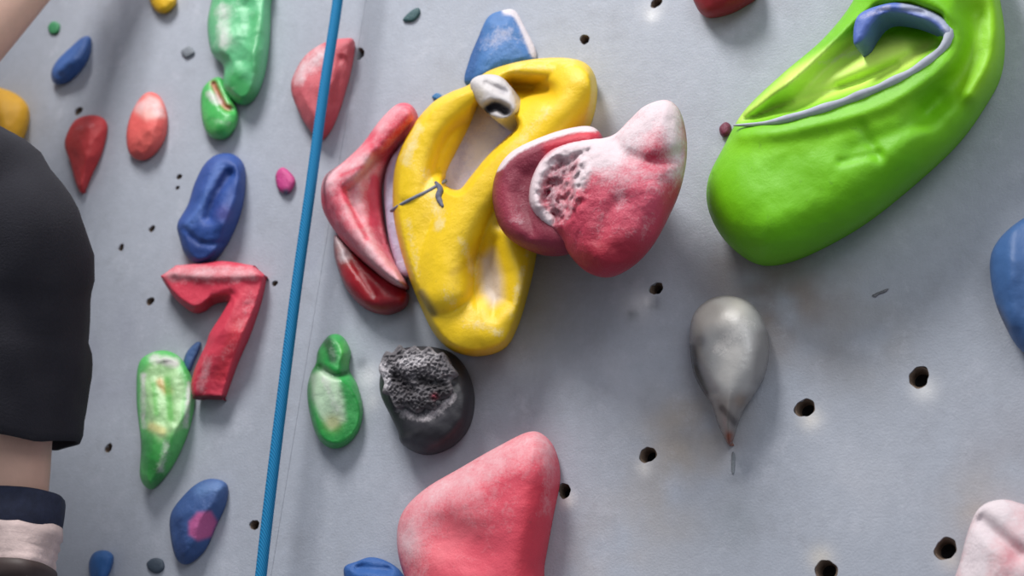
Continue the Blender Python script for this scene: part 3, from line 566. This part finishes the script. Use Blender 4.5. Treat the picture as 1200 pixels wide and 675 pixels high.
def legcs(pts, step=.010):
    sp_ = spline([tuple(p)+(r,) for p, r in pts], step, False); out = []
    ctr = [Vector(q[:3]) for q in sp_]
    for i, q in enumerate(ctr):
        t = (ctr[min(i+1, len(ctr)-1)]-ctr[max(i-1, 0)]).normalized(); X = Vector((0.6, .8, 0)); X = (X-t*X.dot(t)).normalized() if abs(t.dot(X)) < .97 else Vector((0, 0, 1)); Y_ = t.cross(X).normalized()
        out.append((q, sp_[i][3], sp_[i][3], X, Y_))
    return out
V = []; FC = []
hemR = P(12, 514, .175); hd_ = Vector((.86, .5, 0)).normalized()
def hemw(n_):
    def f(i, q, c):
        s_ = max(0, (i-(n_-16))/15); e = (q-c).normalized().dot(hd_)
        q = q+Vector((0, 0, -1))*s_*s_*(.016*e if e < .6 else .0096-.012*(e-.6))
        s3 = max(0, (i-(n_-4))/3)
        return q+(c-q)*.06*s3*s3
    return f
for pts in ([(pel, .15), (Hp, .115), (Hp+(K-Hp)*.5, .098), (K+Vector((-.035, -.03, .012)), .083), (K+Vector((.004, 0, -.035)), .081), (K+(hemR-K)*.35, .080), (K+(hemR-K)*.65, .074), (K+(hemR-K)*.9, .071), (hemR, .071)],
            [(pel, .15), (HL, .115), (HL+(KL-HL)*.5, .098), (KL, .082), (KL+(AL-KL)*.4, .078), (KL+(AL-KL)*.78, .074)]):
    cs = legcs(pts); v, f = rings(cs, fold=.008, warp=hemw(len(cs))); k0 = len(V); V += v; FC += [tuple(i+k0 for i in q) for q in f]
o = newmesh("trousers", V, FC, cloth); link(o, body); o["label"] = "loose dark charcoal trousers"
sm = o.modifiers.new("sol", 'SOLIDIFY'); sm.thickness = .004; sm.offset = 0
ez = Vector((0, 0, 1)); ex = Vector((1, 0, 0)); ey = Vector((0, 1, 0))
cs = [(pel+Vector((0, 0, .02)), .18, .14, ex, ey), (pel+(chest-pel)*.5, .165, .13, ex, ey), (chest, .19, .14, ex, ey), (chest+Vector((0, .0, .10)), .17, .11, ex, ey), (neck+Vector((0, 0, -.01)), .07, .07, ex, ey)]
V, FC = rings(cs, fold=.006)
for S, E_ in ((SR, E), (SL, EL)):
    v, f = rings(legcs([(S+(chest-S)*.3, .09), (S, .078), (S+(E_-S)*.5, .070)]), fold=.005); k0 = len(V); V += v; FC += [tuple(i+k0 for i in q) for q in f]
o = newmesh("shirt", V, FC, shirtm); link(o, body)
V = []; FC = []; nu, nv = 24, 14
for i in range(nv):
    ph = math.pi*.62*i/(nv-1)
    for k in range(nu):
        t = 2*math.pi*k/nu; q = Vector((math.sin(ph)*math.cos(t)*.098, math.sin(ph)*math.sin(t)*.108-.012, math.cos(ph)*.11)); q *= 1+.05*noise.noise(q*40)
        V.append(head+Vector((0, -.005, .045))+q-base)
for i in range(nv-1):
    for k in range(nu): FC.append((i*nu+k, i*nu+(k+1) % nu, (i+1)*nu+(k+1) % nu, (i+1)*nu+k))
link(newmesh("hair", V, FC, hairm), body)
# shoes
def shoe(A_, d):
    l = Vector((-d.y, d.x, 0)); sh = Vector((0, 0, 1))
    def foot(t, z):
        x = math.cos(t); y = math.sin(t)
        lx = (.165 if x > 0 else .056); wy = .041*(1-.25*max(0, -x))*(1+.12*max(0, x)-.35*max(0, x)**3)
        return A_+d*(x*lx)+l*(y*wy)+sh*z
    def circ(t, r, z): return A_+d*(math.cos(t)*r)+l*(math.sin(t)*r)+sh*z
    seg = 64; V = []; FC = []
    zs = [(0, 1, -.040), (0, 1.03, -.036), (.03, 1.03, -.031), (.10, .99, -.026), (.14, 1.03, -.022), (.32, .99, -.017), (.38, 1.04, -.013), (.62, .99, -.008), (.70, 1.04, -.004), (.95, 1, .002), (1, .97, .008), (1, .90, .008)]
    for bl, sc, z in zs:
        for k in range(seg):
            t = 2*math.pi*k/seg; q = foot(t, z).lerp(circ(t, .0435, z), bl); c_ = A_+sh*z; V.append(c_+(q-c_)*sc*(1+.05*noise.noise(q*55))-base)
    for i in range(len(zs)-1):
        for k in range(seg): FC.append((i*seg+k, i*seg+(k+1) % seg, (i+1)*seg+(k+1) % seg, (i+1)*seg+k))
    FC.append(tuple(range(seg))); s = newmesh("climbing_shoe", V, FC, shoem); s["label"] = "pale pinkish wrinkled climbing shoe"; link(s, body)
    V = []; FC = []
    for sc, z in ((.9, -.056), (1.04, -.056), (1.10, -.053), (1.14, -.044), (1.10, -.037), (1.0, -.035)):
        for k in range(seg):
            q = foot(2*math.pi*k/seg, z); c_ = A_+sh*z; V.append(c_+(q-c_)*sc-base)
    for i in range(5):
        for k in range(seg): FC.append((i*seg+k, i*seg+(k+1) % seg, (i+1)*seg+(k+1) % seg, (i+1)*seg+k))
    FC.append(tuple(range(seg))); q = newmesh("shoe_sole", V, FC, solem); link(q, s); q["label"] = "dark brown rubber sole"
    V = []; FC = []
    prof = [(.0405, .002), (.0420, .004), (.0420, .020), (.0408, .034), (.0398, .039), (.0380, .040), (.034, .034)]
    for i, (r, z) in enumerate(prof):
        for k in range(seg):
            q = circ(2*math.pi*k/seg, r, z); q = q+(q-A_-sh*z)*.06*noise.noise(q*45); V.append(q-base)
    for i in range(len(prof)-1):
        for k in range(seg): FC.append((i*seg+k, i*seg+(k+1) % seg, (i+1)*seg+(k+1) % seg, (i+1)*seg+k))
    q = newmesh("ankle_strap", V, FC, navy); link(q, s); q["label"] = "navy blue ankle band"
shoe(P(23, 624, .16), fd); shoe(AL, fl2)
# ------------------------------------------------------------------ light
def area(name, loc, tgt, size, e, col=(1, 1, 1)):
    l = bpy.data.lights.new(name, 'AREA'); l.size = size; l.energy = e; l.color = col; o = bpy.data.objects.new(name, l); COL.objects.link(o)
    o.location = loc; o.rotation_euler = (Vector(tgt)-Vector(loc)).to_track_quat('-Z', 'Y').to_euler()
area("key_light", (-1.3, -1.5, 4.5), (-.5, 0, 2), .9, 94, (1, .985, .97))
area("fill_light", (1.6, -3.0, 3.8), (-.4, 0, 2), 1.8, 36, (.95, .97, 1))
w = bpy.data.worlds.new("world"); scene.world = w; w.use_nodes = True
w.node_tree.nodes["Background"].inputs[0].default_value = (.88, .92, 1, 1); w.node_tree.nodes["Background"].inputs[1].default_value = .42
scene.view_settings.view_transform = 'Standard'
